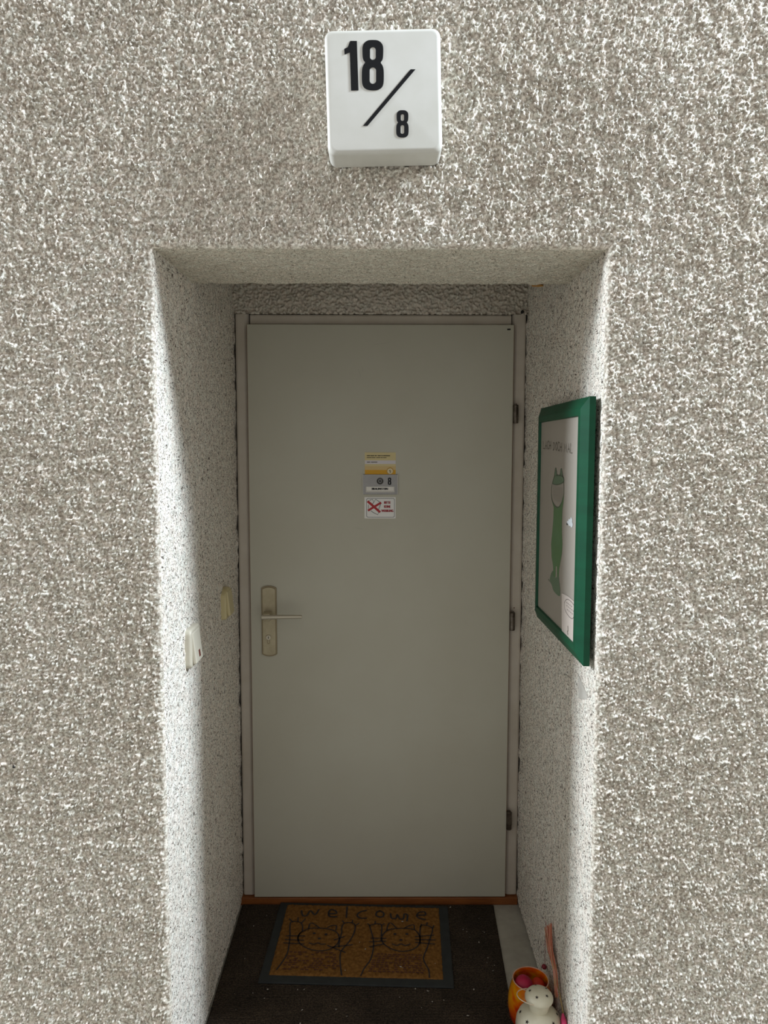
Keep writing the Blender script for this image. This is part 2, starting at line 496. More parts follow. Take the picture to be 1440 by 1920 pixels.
for x in (-0.4368, 0.4388):
    o = box('joint_line', (x-0.0008, x+0.0008, FY-0.0006, FY+0.012, 1.999, 2.0365), M_dark, trim)
o = box('trim_2', (-0.4960, 0.4900, DY-0.002, DY+0.07, FZ, -0.003), M_wood, bevel=0.002, base=(0, DY, FZ))
tag(o, 'orange-brown wooden threshold under the door leaf', 'threshold', kind='structure')

door = thing('door_1', (0, DY, 0.0), 'plain grey-green flush door with a lever handle on its left', 'door', kind='structure')
leaf = box('door_leaf', (-0.4450, 0.4455, DY, DY+0.040, 0.0, 2.0), M_leaf, door, bevel=0.0012)
box('edge_lipping', (0.4452, 0.4464, DY+0.001, DY+0.030, 0.003, 1.998), M_edge, leaf)
box('edge_lipping', (-0.4459, -0.4449, DY+0.001, DY+0.030, 0.003, 1.998), M_edge, leaf)
# scuffs
M_scuff = mat('scuff', srgb(168, 164, 150), 0.6)
strokes('scratch', [[(-0.075, 1.853), (-0.068, 1.838), (-0.066, 1.826)], [(-0.062, 1.862), (-0.058, 1.846)], [(-0.02, 1.935), (0.03, 1.941)], [(-0.085, 1.32), (-0.06, 1.315)]],
        0.0012, front_M(0, DY, 0), M_scuff, leaf, 0.0004)
strokes('nail_mark', [[(0.424, 1.985), (0.432, 1.9852)]], 0.005, front_M(0, DY, 0), M_dark, leaf, 0.0004)

# handle plate (arched ends), lever and lock cylinder
M_brass = mat('handle_metal', srgb(182, 171, 143), 0.45, metal=0.25, var=srgb(166, 155, 127), vscale=30)
M_brass2 = mat('handle_rim', srgb(140, 126, 98), 0.45, metal=0.3)
M_lever = mat('lever_metal', srgb(190, 182, 164), 0.35, metal=0.5)
def arch_plate(w_, h_, bulge, sh=0.006):
    out = []
    for k in range(13):
        t_ = k/12; out.append((-w_/2+w_*t_, h_/2-bulge+bulge*math.sin(math.pi*t_)**0.8))
    for k in range(13):
        t_ = k/12; out.append((w_/2-w_*t_, -h_/2+bulge-bulge*math.sin(math.pi*t_)**0.8))
    return out
px_, pz_ = -0.3812, 0.997
pl = link('handle_plate', loops_mesh([arch_plate(0.0520, 0.2460, 0.008)], 0.005, front_M(px_, DY, pz_)), M_brass2, door)
link('plate_face', loops_mesh([arch_plate(0.0430, 0.2360, 0.0065)], 0.0035, front_M(px_, DY-0.005, pz_)), M_brass, pl)
lev = box('lever_neck', (-0.3975, -0.3700, DY-0.052, DY-0.008, 1.008, 1.034), M_brass, door, bevel=0.005, seg=3, smooth=True)
lev['label'] = 'squared metal neck of the lever'
bm = bmesh.new(); secs = []
for k in range(11):
    t_ = k/10; x = -0.3985+0.1345*t_
    hz = 0.0088-0.0030*t_; zc = 1.0215+0.006*math.sin(t_*1.3)*0.3; hy = 0.0095-0.003*t_; yc = DY-0.050
    secs.append([bm.verts.new((x, yc+hy*math.cos(a_)*(1 if abs(math.cos(a_)) > .5 else 1), zc+hz*math.sin(a_))) for a_ in [math.radians(45+i*30-15) for i in range(12)]])
for a_, b_ in zip(secs, secs[1:]):
    for i in range(12): bm.faces.new((a_[i], a_[(i+1) % 12], b_[(i+1) % 12], b_[i]))
bm.faces.new(secs[0][::-1]); bm.faces.new(secs[-1])
link('door_handle', bm_mesh(bm), M_lever, door, smooth=True)
cyl = link('lock_cylinder', bm_mesh(lathe_bm([(0, 0.004), (0.0078, 0.004), (0.0085, 0.003), (0.0085, 0), (0, 0)], front_M(-0.3835, DY-0.0085, 0.942), 28)), M_lever, door)
link('keyway', loops_mesh([rrect(0.0022, 0.0085, 0.001)], 0.0006, front_M(-0.3835, DY-0.0125, 0.942)), M_dark, cyl)
link('profile_slot', loops_mesh([rrect(0.0095, 0.022, 0.004, cx=0, cy=-0.012), rrect(0.0065, 0.019, 0.003, cx=0, cy=-0.012)], 0.0006, front_M(-0.3835, DY-0.0085, 0.942)), M_brass2, cyl)

# hinges
M_hinge = mat('hinge_steel', srgb(116, 108, 98), 0.32, metal=0.9, var=srgb(78, 70, 62), vscale=40)
for (z0, z1) in ((1.674, 1.738), (0.9655, 1.031), (0.2515, 0.318)):
    H = z1-z0
    Mh = Matrix.Translation((0.4545, DY-0.003, z0))
    prof = [(0, 0), (0.0085, 0), (0.0096, 0.0015), (0.0096, H*0.27), (0.0078, H*0.272), (0.0078, H*0.292), (0.0096, H*0.294),
            (0.0096, H*0.78), (0.0088, H*0.785), (0.0088, H*0.80), (0.0096, H*0.805), (0.0096, H-0.004), (0.0075, H-0.002), (0.004, H-0.002), (0.004, H+0.002), (0, H+0.003)]
    hg = link('hinge', bm_mesh(lathe_bm(prof, Mh, 24)), M_hinge, door, smooth=False)
    box('hinge_leaf', (0.4465, 0.4505, DY+0.002, DY+0.012, z0+0.004, z1-0.004), M_hinge, hg)
# rust bleeding above the middle hinge
o = link('rust_spot', bm_mesh(lathe_bm([(0, 0.001), (0.0018, 0.0008), (0.0022, 0)], front_M(0.4635, FY, 1.040), 10)), mat('rust', srgb(88, 44, 30), 0.9), trim)

# ------------------------------------------------------------------ house number sign
M_acr = mat('sign_acrylic', srgb(206, 204, 197), 0.35, spec=0.5, var=srgb(198, 196, 187), vscale=8)
M_black = mat('black_print', srgb(18, 18, 20), 0.6, spec=0.2)
M_plate = mat('sign_backplate', srgb(62, 60, 58), 0.6)
SX, SZ, SD = 0.0060, 2.3085, 0.082
sign = thing('house_number_sign', (SX, 0, SZ-0.119), 'white box sign with black numerals 18/8 on the wall over the door', 'sign')
Ms = Matrix.Translation((SX, 0, SZ)) @ Matrix.Rotation(math.radians(-1.5), 4, 'Y')
bm = bmesh.new()
loop_prev = None
RB = 0.0095
steps = [(0.0, 0.016, -0.010)]+[(RB*(1-math.cos(k*math.pi/16)), 0.016-RB*0.45*(1-math.cos(k*math.pi/16)), -SD+RB-RB*math.sin(k*math.pi/16)) for k in range(9)]
for (s, r, y) in steps:
    lp = [bm.verts.new(Ms @ Vector((x, y, z))) for x, z in rrect(0.2340-2*s, 0.2420-2*s, r, 6)]
    if loop_prev:
        for i in range(len(lp)): bm.faces.new((loop_prev[i], loop_prev[(i+1) % len(lp)], lp[(i+1) % len(lp)], lp[i]))
    else: bm.faces.new(lp)
    loop_prev = lp
bm.faces.new(loop_prev)
link('sign_housing', bm_mesh(bm), M_acr, sign, smooth=True)
link('back_plate', loops_mesh([rrect(0.222, 0.232, 0.012, cx=0.002, cy=-0.001)], 0.016, Ms @ front_M(0, 0.006, 0)), M_plate, sign)
# numerals measured on the face
U = 0.000238
def gl(l): return [((x-717.8)*U, (681.8-y)*U) for x, y in l]
Mf = front_M(SX, -SD, SZ)
o = link('numeral_one', loops_mesh([gl([(434, 280), (490, 280), (503, 678), (440, 680), (430, 372), (386, 388), (383, 345), (412, 331)])], 0.0010, Mf), M_black, sign)
e8 = [gl(l) for l in ([(625+x, 475-y) for x, y in lp] for lp in eight_loops(0, 0, 406, 184))]
link('numeral_eight', loops_mesh(e8, 0.0010, Mf), M_black, sign)
e8 = [gl(l) for l in ([(877+x, 951-y) for x, y in lp] for lp in eight_loops(0, 0, 222, 104))]
link('small_numeral_eight', loops_mesh(e8, 0.0010, Mf), M_black, sign)
link('slash', loops_mesh([gl([(945, 507), (985, 507), (580, 967), (542, 967)])], 0.0010, Mf), M_black, sign)

# ------------------------------------------------------------------ things on the door
PX = 0.0018
def dx(u): return (u-713.2)*PX
def dz(v): return 1.5004-(v-890)*PX
# name plate
M_alu = mat('brushed_aluminium', srgb(160, 158, 156), 0.5, metal=0.35, var=srgb(150, 148, 147), vscale=14)
M_alu2 = mat('aluminium_lip', srgb(196, 192, 182), 0.4, metal=0.4)
M_paper = mat('white_paper', srgb(226, 222, 214), 0.7)
np_ = thing('name_plate', (0, DY, 1.4335), 'grey metal name plate with peephole reading BRAUNSTEIN and 8', 'name plate')
pb = box('plate_body', (-0.0600, 0.0595, DY-0.0045, DY, 1.4335, 1.5015), M_alu, np_, bevel=0.001)
for x0, x1 in ((-0.0600, -0.0585), (0.0580, 0.0595)):
    box('side_lip', (x0, x1, DY-0.0062, DY-0.004, 1.4335, 1.5015), M_alu2, np_)
pe = link('peephole', bm_mesh(lathe_bm([(0.0112, 0), (0.0112, 0.0015), (0.0098, 0.0026), (0.0082, 0.0016), (0.0066, 0.0010), (0.0066, 0), ], front_M(-0.001, DY-0.0045, 1.479), 32)), mat('peephole_ring', srgb(88, 86, 84), 0.45, metal=0.6), np_, smooth=True)
link('lens', bm_mesh(lathe_bm([(0.0068, 0.0004), (0.0055, 0.0008), (0.0035, 0.0012), (0, 0.0014)], front_M(-0.001, DY-0.0045, 1.479), 24)), mat('lens_glass', srgb(112, 112, 110), 0.15), pe, smooth=True)
link('lens_pupil', bm_mesh(lathe_bm([(0.0028, 0.0002), (0, 0.0006)], front_M(-0.001, DY-0.0059, 1.479), 16)), M_black, pe)
link('plate_numeral', loops_mesh(eight_loops(0.0312, 1.4785, 0.0245, 0.0112), 0.0005, front_M(0, DY-0.0045, 0)), M_black, np_)
ls = box('label_strip', (-0.0465, 0.0455, DY-0.0056, DY-0.004, 1.4452, 1.4600), M_paper, np_)
bm = bmesh.new()
add_box(bm, -0.0490, -0.0468, DY-0.0066, DY-0.004, 1.4445, 1.4600); add_box(bm, 0.0458, 0.0480, DY-0.0066, DY-0.004, 1.4445, 1.4600)
add_box(bm, -0.0490, 0.0480, DY-0.0066, DY-0.004, 1.4415, 1.4445)
link('label_holder', bm_mesh(bm), M_alu2, np_)
link('lettering', text_mesh('BRAUNSTEIN', 0.0070, 0.0540, 0.0003, front_M(-0.0015, DY-0.0056, 1.4528), 0.012, 0.0006), M_black, ls)
# card tucked above
card = thing('membership_card', (0, DY, 1.5000), 'yellow and cream card with a round seal tucked above the name plate', 'card')
cb = box('card_sheet', (-0.0527, 0.0520, DY-0.0012, DY, 1.4985, 1.5755), mat('card_cream', srgb(206, 190, 140), 0.6), card)
def patch(name, u0, u1, v0, v1, m_, parent, zz=0.0004, y=DY-0.0012):
    return link(name, loops_mesh([[(u0, v0), (u1, v0), (u1, v1), (u0, v1)]], 0.0002, front_M(0, y, 0)), m_, parent)
patch('white_band', -0.0523, 0.0516, 1.5366, 1.5488, mat('card_white', srgb(208, 202, 206), 0.6), card)
patch('ochre_band', -0.0523, 0.0516, 1.4990, 1.5166, mat('card_ochre', srgb(206, 152, 22), 0.6), card)
patch('tan_band', -0.0523, 0.0516, 1.5166, 1.5290, mat('card_tan', srgb(204, 176, 122), 0.6), card)
M_ink = mat('brown_ink', srgb(66, 58, 40), 0.7)
bm = bmesh.new()
def words(v, h_, spans):
    for a_, b_ in spans: add_box(bm, a_, b_, DY-0.00165, DY-0.0012, v-h_/2, v+h_/2)
words(1.5645, 0.0028, [(-0.0458, -0.0345), (-0.0335, -0.0205), (-0.0190, -0.0120), (-0.0095, 0.0015), (0.0030, 0.0080), (0.0092, 0.0330)])
words(1.5583, 0.0022, [(-0.0458, -0.0300), (-0.0290, -0.0165), (-0.0140, 0.0000), (0.0012, 0.0080), (0.0092, 0.0205)])
words(1.5428, 0.0024, [(-0.0455, -0.0340), (-0.0318, -0.0100)])
link('print_lines', bm_mesh(bm), M_ink, card)
se = link('seal', loops_mesh([circle(0.0118, 32, 0.0330, 1.5135)], 0.0003, front_M(0, DY-0.0014, 0)), mat('seal_tan', srgb(176, 140, 66), 0.6), card)
link('seal_disc', loops_mesh([circle(0.0092, 28, 0.0330, 1.5125)], 0.0003, front_M(0, DY-0.0017, 0)), mat('seal_white', srgb(222, 206, 168), 0.6), se)
strokes('seal_mark', [[(0.0360, 1.5150), (0.0318, 1.5158), (0.0300, 1.5132), (0.0345, 1.5118), (0.0352, 1.5090), (0.0315, 1.5072)]], 0.0016, front_M(0, DY-0.0021, 0), M_black, se, 0.0002, 4)
# no-advertising sticker
stk = thing('advertising_sticker', (0, DY, 1.3517), 'white sticker with a red cross reading BITTE KEINE WERBUNG', 'sticker')
link('sticker_sheet', loops_mesh([rrect(0.1060, 0.0725, 0.001, cx=-0.0008, cy=1.3881)], 0.0006, front_M(0, DY, 0)), mat('sticker_white', srgb(226, 224, 220), 0.5), stk)
Mk = front_M(0, DY-0.0006, 0)
link('border_line', loops_mesh([rrect(0.0960, 0.0660, 0.006, cx=0.0008, cy=1.3880), rrect(0.0930, 0.0630, 0.005, cx=0.0008, cy=1.3880)], 0.0002, Mk), mat('border_grey', srgb(92, 92, 94), 0.6), stk)
def sk(l): return [((676+x/19.46-713.2)*PX, 1.5004-(886+y/19.46-890)*PX) for x, y in l]
sheet = [[(250, 1035), (430, 980), (500, 1110), (560, 980), (740, 1085), (660, 1330), (640, 1550), (520, 1510), (380, 1400), (290, 1340), (290, 1180)]]
strokes('leaflet_outline', [sk([(330, 1020), (430, 980), (490, 1085), (550, 978), (700, 1075)]), sk([(490, 1085), (440, 1150)]), sk([(290, 1190), (290, 1320)]), sk([(735, 1150), (665, 1340)]), sk([(380, 1405), (480, 1475), (640, 1550), (650, 1470)])],
        0.0016, Mk, M_black, stk, 0.0003)
M_red = mat('red_print', srgb(168, 22, 28), 0.5)
strokes('red_cross', [sk([(275, 1065), (700, 1440)])], 0.0080, Mk, M_red, stk, 0.0005)
strokes('red_cross', [sk([(735, 1110), (290, 1385)])], 0.0072, Mk, M_red, stk, 0.0006)
M_red2 = mat('red_lettering', srgb(148, 16, 30), 0.5)
for s_, yc, x0, x1 in (('BITTE', 1098, 865, 1100), ('KEINE', 1248, 865, 1098), ('WERBUNG', 1402, 765, 1200)):
    (ca, cb_), = sk([((x0+x1)/2, yc)])
    link('lettering', text_mesh(s_, 0.0083, (x1-x0)/19.46*PX, 0.0004, front_M(ca, DY-0.0006, cb_), 0.014, 0.0007), M_red2, stk)

# ------------------------------------------------------------------ switches on the left reveal
def switch(name, label, cat, y0, y1, z0, z1, dep, c_body, c_rock, indicator, rounded):
    t_ = thing(name, (-WX, (y0+y1)/2, z0), label, cat)
    x0 = -WX-0.004
    if rounded:
        lp = []
        r = (y1-y0)/2
        for k in range(17):
            a_ = math.pi*k/16
            lp.append(((y0+y1)/2+r*math.cos(a_), z1-r*0.75+r*0.75*math.sin(a_)))
        lp += [(y0, z0+0.004), (y0+0.004, z0), (y1-0.004, z0), (y1, z0+0.004)]
    else:
        lp = rrect(y1-y0, z1-z0, 0.013, 6, (y0+y1)/2, (z0+z1)/2)
    ML = Matrix(((0, 0, 1, x0), (1, 0, 0, 0), (0, 1, 0, 0), (0, 0, 0, 1)))
    bm = bmesh.new(); prev = None
    cy, cz = (y0+y1)/2, (z0+z1)/2
    for s_, h_ in ((1.0, 0.0), (1.0, dep-0.002), (0.985, dep+0.001), (0.955, dep+0.003), (0.9, dep+0.004)):
        vs = [bm.verts.new(ML @ Vector((cy+(y-cy)*s_, cz+(z-cz)*s_, h_))) for y, z in lp]
        if prev:
            for i in range(len(vs)): bm.faces.new((prev[i], prev[(i+1) % len(vs)], vs[(i+1) % len(vs)], vs[i]))
        prev = vs
    bm.faces.new(prev)
    link('switch_body', bm_mesh(bm), c_body, t_, smooth=False)
    # rocker pressed in at the bottom, proud at the top edge
    hw, hh = (y1-y0)*0.36, (z1-z0)*0.40
    Mr = Matrix.Translation((x0+dep+0.004, cy, cz)) @ Matrix.Rotation(math.radians(-7), 4, 'Y')
    rk = box('rocker', (-0.004, 0.006, -hw, hw, -hh, hh), c_rock, t_, bevel=0.0025, M=Mr)
    if indicator:
        box('indicator_lens', (0.004, 0.0068, -hw*0.1, hw*0.28, -hh*0.75, -hh*0.30), indicator, rk, bevel=0.0006, M=Mr)
    return t_
M_ivory = mat('ivory_plastic', srgb(188, 181, 164), 0.4)
M_ivory2 = mat('ivory_rocker', srgb(192, 185, 168), 0.35)
M_yell = mat('yellowed_plastic', srgb(192, 179, 136), 0.45)
M_yell2 = mat('yellowed_rocker', srgb(196, 183, 142), 0.4)
switch('light_switch', 'ivory light switch with a dark red window near the front edge of the reveal', 'switch', 0.186, 0.282, 1.032, 1.132, 0.017, M_ivory, M_ivory2, mat('red_lens', srgb(92, 26, 20), 0.25), False)
switch('bell_switch', 'yellowed round-topped switch beside the door frame', 'switch', 0.612, 0.700, 1.060, 1.156, 0.018, M_yell, M_yell2, None, True)

# ------------------------------------------------------------------ picture on the right reveal
M_green = mat('green_frame_paint', srgb(1, 72, 46), 0.5, spec=0.3, var=srgb(1, 63, 40), vscale=6, stretch=(1, 1, 6), bump=0.05, bscale=150)
M_raw = mat('frame_back_wood', srgb(96, 84, 58), 0.7)
pic = thing('picture_frame', (WX, 0.256, 1.092), 'green-framed picture LACH DOCH MAL on the right reveal', 'picture')
FY0, FY1, FZ0, FZ1 = 0.013, 0.513, 1.0925, 1.7050
def frame_bar(corner_a, corner_b, sa, sb):
    """mitred moulding between two outer corners; sa/sb inward directions at each corner"""
    prof = [(0.0, 0.4790), (0.0, 0.4650), (0.026, 0.4515), (0.041, 0.4507), (0.0425, 0.4560), (0.0425, 0.4790)]
    bm = bmesh.new(); A, B = [], []
    for s_, x in prof:
        A.append(bm.verts.new((x, corner_a[0]+sa[0]*s_, corner_a[1]+sa[1]*s_)))
        B.append(bm.verts.new((x, corner_b[0]+sb[0]*s_, corner_b[1]+sb[1]*s_)))
    n = len(prof)
    for i in range(n): bm.faces.new((A[i], A[(i+1) % n], B[(i+1) % n], B[i]))
    bm.faces.new(A); bm.faces.new(B[::-1])
    return link('frame_rail', bm_mesh(bm), M_green, pic)
cA, cB, cC, cD = (FY0, FZ0), (FY1, FZ0), (FY1, FZ1), (FY0, FZ1)
frame_bar(cA, cB, (1, 1), (-1, 1)); frame_bar(cB, cC, (-1, 1), (-1, -1)); frame_bar(cC, cD, (-1, -1), (1, -1)); frame_bar(cD, cA, (1, -1), (1, 1))
box('backing_board', (0.4745, 0.4785, FY0+0.02, FY1-0.02, FZ0+0.02, FZ1-0.02), M_raw, pic)
for y in (0.10, 0.42):
    box('hanger', (0.4785, WX+0.006, y, y+0.02, FZ1-0.07, FZ1-0.03), M_hinge, pic)
    box('bumper', (0.4785, WX+0.003, y, y+0.02, FZ0+0.02, FZ0+0.04), M_raw, pic)
M_poster = mat('poster_paper', srgb(160, 152, 142), 0.5, var=srgb(154, 146, 135), vscale=3)
poster = box('poster', (0.4570, 0.4700, FY0+0.035, FY1-0.035, FZ0+0.035, FZ1-0.035), M_poster, pic)
Mp = right_M(0.4570)
def flat_right(name, loops, m_, parent, z=0.0003, M_=Mp):
    me = loops_mesh(loops, 0.0002, M_ @ Matrix.Translation((0, 0, z)))
    return link(name, me, m_, parent)
M_grn1 = mat('print_green', srgb(92, 124, 86), 0.6, var=srgb(84, 116, 72), vscale=10)
M_grn2 = mat('print_sage', srgb(98, 118, 94), 0.6)
M_out = mat('print_outline', srgb(80, 92, 74), 0.6)
M_pencil = mat('print_grey_lettering', srgb(98, 91, 80), 0.6)
hat = [(0.3197, 1.4975), (0.3114, 1.5064), (0.2942, 1.5169), (0.2535, 1.5211), (0.2141, 1.5198), (0.1972, 1.5138), (0.1993, 1.5071), (0.2235, 1.5013), (0.2629, 1.4967), (0.3044, 1.4961)]
body = [(0.3264, 1.4688), (0.3188, 1.4522), (0.2873, 1.4404), (0.2519, 1.4383), (0.2243, 1.4479), (0.2036, 1.4642), (0.194, 1.4781), (0.1976, 1.4579), (0.2067, 1.4371), (0.2092, 1.4033), (0.2068, 1.3766), (0.199, 1.3505), (0.2023, 1.3258), (0.2168, 1.3005), (0.2266, 1.2839), (0.2303, 1.2612), (0.2474, 1.2582), (0.2499, 1.2857), (0.2644, 1.2834), (0.2648, 1.2552), (0.2885, 1.2511), (0.2905, 1.2735), (0.2978, 1.2866), (0.3114, 1.3003), (0.3207, 1.3349), (0.3109, 1.3647), (0.3019, 1.4011), (0.2988, 1.4339), (0.3185, 1.4494)]
foot = [(0.293, 1.2674), (0.3136, 1.2554), (0.3249, 1.2419), (0.3242, 1.2333), (0.3017, 1.2273), (0.2919, 1.2205), (0.2793, 1.2158), (0.2434, 1.213), (0.2148, 1.2152), (0.2104, 1.2291), (0.2237, 1.2513), (0.2304, 1.2626), (0.2647, 1.2538), (0.289, 1.2567)]
face = [(0.3256, 1.4944), (0.3297, 1.47), (0.3188, 1.4522), (0.2873, 1.4404), (0.2519, 1.4383), (0.2243, 1.4479), (0.2036, 1.4642), (0.194, 1.4781), (0.1965, 1.5059)]
ear1 = [(0.3002, 1.5150), (0.2900, 1.5370), (0.2840, 1.5394), (0.2690, 1.5200)]
ear2 = [(0.2400, 1.5200), (0.2300, 1.5375), (0.2235, 1.5388), (0.2080, 1.5180)]
flat_right('print_body', [body], M_grn1, poster)
flat_right('print_foot', [crom(foot, 3, True)], M_grn2, poster, 0.0005)
flat_right('print_cap', [crom(hat, 3, True)], M_grn2, poster, 0.0005)
flat_right('print_ear', [ear1], M_grn2, poster); flat_right('print_ear', [ear2], M_grn2, poster)
strokes('print_outline', [crom(hat+[hat[0]], 3), crom(face, 3), ear1, ear2], 0.0030, Mp, M_out, poster, 0.0009)
hair = []
for k in range(10):
    y = 0.308-0.011*k; b_ = abs(y-0.258)/0.07
    hair.append([(y, 1.4935-0.0004*k), (y-0.002, 1.452+0.02*b_*b_)])
strokes('print_hair', hair, 0.0016, Mp, mat('print_hair_lines', srgb(136, 128, 117), 0.6), poster, 0.0008)
strokes('print_signature', [[(0.345, 1.2355), (0.337, 1.2345), (0.33, 1.2320)]], 0.002, Mp, M_out, poster, 0.0008)
patch_pts = [(0.1563, 1.4125), (0.1440, 1.4140), (0.1380, 1.4200), (0.1263, 1.4192), (0.1180, 1.4262), (0.1062, 1.4205), (0.1085, 1.4150), (0.1005, 1.4105), (0.1040, 1.4040), (0.1145, 1.4010), (0.1240, 1.4045), (0.1348, 1.4020), (0.1420, 1.4060), (0.1500, 1.4070)]
flat_right('white_patch', [patch_pts], mat('patch_white', srgb(206, 210, 212), 0.5), poster, 0.0008)  # irregular white shape lying flat on the poster
flat_right('print_dot', [[(0.1580, 1.4075), (0.1500, 1.4075), (0.1500, 1.4035), (0.1580, 1.4035)]], M_black, poster, 0.0012)
# hand-lettered words, written from the far side towards the viewer
LET = {'L': [[(0, 1), (0, 0), (.55, 0)]], 'A': [[(0, 0), (.35, 1), (.7, 0)], [(.15, .38), (.55, .38)]], 'C': [[(.6, .9), (.3, 1), (.05, .7), (.05, .3), (.3, 0), (.6, .1)]],
       'H': [[(0, 0), (0, 1)], [(.6, 0), (.6, 1)], [(0, .5), (.6, .5)]], 'D': [[(0, 0), (0, 1), (.4, .9), (.6, .5), (.4, .1), (0, 0)]],
       'O': [[(.3, 1), (.05, .6), (.1, .15), (.35, 0), (.6, .4), (.55, .8), (.3, 1)]], 'M': [[(0, 0), (.1, 1), (.4, .4), (.7, 1), (.8, 0)]]}
cur = 0.440; H = 0.0205
adv = {'M': 1.15, 'A': 0.95}
for i, ch in enumerate('LACH DOCH MAL'):
    if ch == ' ': cur -= 0.021; continue
    wch = 0.0286
    zb = 1.5895-0.0009*i
    hh_ = H+0.0012*((i*7) % 5)/2
    strokes('letter', [[(cur-px*wch, zb+pz*hh_) for px, pz in stx] for stx in LET[ch]], 0.0024, Mp, M_pencil, poster, 0.0009)
    cur -= wch*adv.get(ch, 0.86)
# note card standing inside the lower corner of the frame
note = thing('note_card', (0.4495, 0.117, 1.1335), 'pale note card with a round stamp in the corner of the green frame', 'card')
nsh = crom([(0.1875, 1.2281), (0.1233, 1.2320), (0.0540, 1.2308)], 5)+[(0.0500, 1.1345), (0.1790, 1.1345)]
link('card_sheet', loops_mesh([nsh], 0.0012, right_M(0.4560)), mat('note_paper', srgb(190, 178, 168), 0.6), note)
Mn = right_M(0.4548)
stamp = [(0.1564, 1.2102), (0.1312, 1.2240), (0.0903, 1.2255), (0.0620, 1.2200), (0.0590, 1.2058), (0.0768, 1.1890), (0.112, 1.1865), (0.1496, 1.1943)]
st = crom(stamp, 5, True); st.append(st[0])
M_stamp = mat('stamp_ink', srgb(128, 117, 111), 0.7)
strokes('stamp_ring', [st], 0.0022, Mn, M_stamp, note, 0.0003)
wl = []
for (y, z, n_) in ((0.140, 1.2150, 4), (0.138, 1.2075, 5), (0.132, 1.1990, 4)):
    for k in range(n_):
        y0_ = y-k*0.015
        wl.append([(y0_, z+0.001), (y0_-0.004, z-0.001), (y0_-0.008, z+0.0015), (y0_-0.0105, z)])
strokes('stamp_script', wl, 0.0013, Mn, M_stamp, note, 0.0003, 2)
strokes('ink_mark', [[(0.118, 1.160), (0.116, 1.150), (0.122, 1.146), (0.116, 1.141)]], 0.004, Mn, M_ink, note, 0.0003)

# smooth triangular plaster patch under the picture
bm = bmesh.new()
tri = [(0.136, 1.033), (0.052, 1.026-0.0005), (0.132, 0.977)]
tri = [(0.1364, 1.0315), (0.0500, 1.0000), (0.1317, 0.9770)]
f0 = [bm.verts.new((WX-0.0045+(0.0030 if i == 1 else 0), y, z)) for i, (y, z) in enumerate(tri)]
f1 = [bm.verts.new((WX+0.006, y, z)) for y, z in tri]
bm.faces.new(f0)
for i in range(3): bm.faces.new((f0[i], f1[i], f1[(i+1) % 3], f0[(i+1) % 3]))
o = link('plaster_patch', bm_mesh(bm), mat('smooth_patch', srgb(186, 181, 172), 0.7, var=srgb(172, 166, 156), vscale=30), wall_right)
o['label'] = 'smooth grey triangular patch'

# dark nail left in the roughcast
o = link('nail', bm_mesh(lathe_bm([(0.0032, 0.0), (0.0032, 0.0075), (0.002, 0.009), (0, 0.009)], front_M(-0.8359, 0.002, 0.8634), 10)), M_dark, wall_front)

# ------------------------------------------------------------------ carpet and doormat
def carpet_mat():
    M = bpy.data.materials.new('ribbed_carpet'); M.use_nodes = True
    nt = M.node_tree; N, L = nt.nodes, nt.links; P = N['Principled BSDF']
    P.inputs['Roughness'].default_value = 0.95; P.inputs['Specular IOR Level'].default_value = 0.1
    tc = N.new('ShaderNodeTexCoord')
    n = N.new('ShaderNodeTexNoise'); n.inputs['Scale'].default_value = 260; n.inputs['Detail'].default_value = 2
    n2 = N.new('ShaderNodeTexNoise'); n2.inputs['Scale'].default_value = 7; n2.inputs['Detail'].default_value = 4
    L.new(tc.outputs['Object'], n.inputs['Vector']); L.new(tc.outputs['Object'], n2.inputs['Vector'])
    r = N.new('ShaderNodeValToRGB'); r.color_ramp.elements[0].color = srgb(44, 38, 33); r.color_ramp.elements[1].color = srgb(82, 71, 60)
    r.color_ramp.elements[0].position = .4; r.color_ramp.elements[1].position = .62
    L.new(n.outputs['Fac'], r.inputs['Fac'])
    r2_ = N.new('ShaderNodeValToRGB'); r2_.color_ramp.elements[0].color = (.75, .75, .75, 1); r2_.color_ramp.elements[1].color = (1.15, 1.12, 1.08, 1)
    r2_.color_ramp.elements[0].position = .4; r2_.color_ramp.elements[1].position = .65
    L.new(n2.outputs['Fac'], r2_.inputs['Fac'])
    mx = N.new('ShaderNodeMixRGB'); mx.blend_type = 'MULTIPLY'; mx.inputs[0].default_value = 1
    L.new(r.outputs[0], mx.inputs[1]); L.new(r2_.outputs[0], mx.inputs[2]); L.new(mx.outputs[0], P.inputs['Base Color'])
    w1 = N.new('ShaderNodeTexWave'); w1.wave_type = 'BANDS'; w1.bands_direction = 'Y'; w1.inputs['Scale'].default_value = 55
    w1.inputs['Distortion'].default_value = 1.5; w1.inputs['Detail'].default_value = 2; w1.inputs['Detail Scale'].default_value = 3
    L.new(tc.outputs['Object'], w1.inputs['Vector'])
    b = N.new('ShaderNodeBump'); b.inputs['Strength'].default_value = 0.8; b.inputs['Distance'].default_value = 0.003
    L.new(w1.outputs['Fac'], b.inputs['Height']); L.new(b.outputs['Normal'], P.inputs['Normal'])
    return M
CZ = FZ+0.007
out = [(-0.4885, 0.866), (0.4030, 0.862), (0.3550, -0.22), (-0.4870, -0.22)]
bm = bmesh.new()
tp = [bm.verts.new((x, y, CZ)) for x, y in out]; bt = [bm.verts.new((x, y, FZ)) for x, y in out]
bm.faces.new(tp); bm.faces.new(bt[::-1])
for i in range(4): bm.faces.new((tp[i], bt[i], bt[(i+1) % 4], tp[(i+1) % 4]))
bmesh.ops.bevel(bm, geom=[e for e in bm.edges if all(v.co.z > FZ+.005 for v in e.verts)], offset=0.003, segments=2, affect='EDGES')
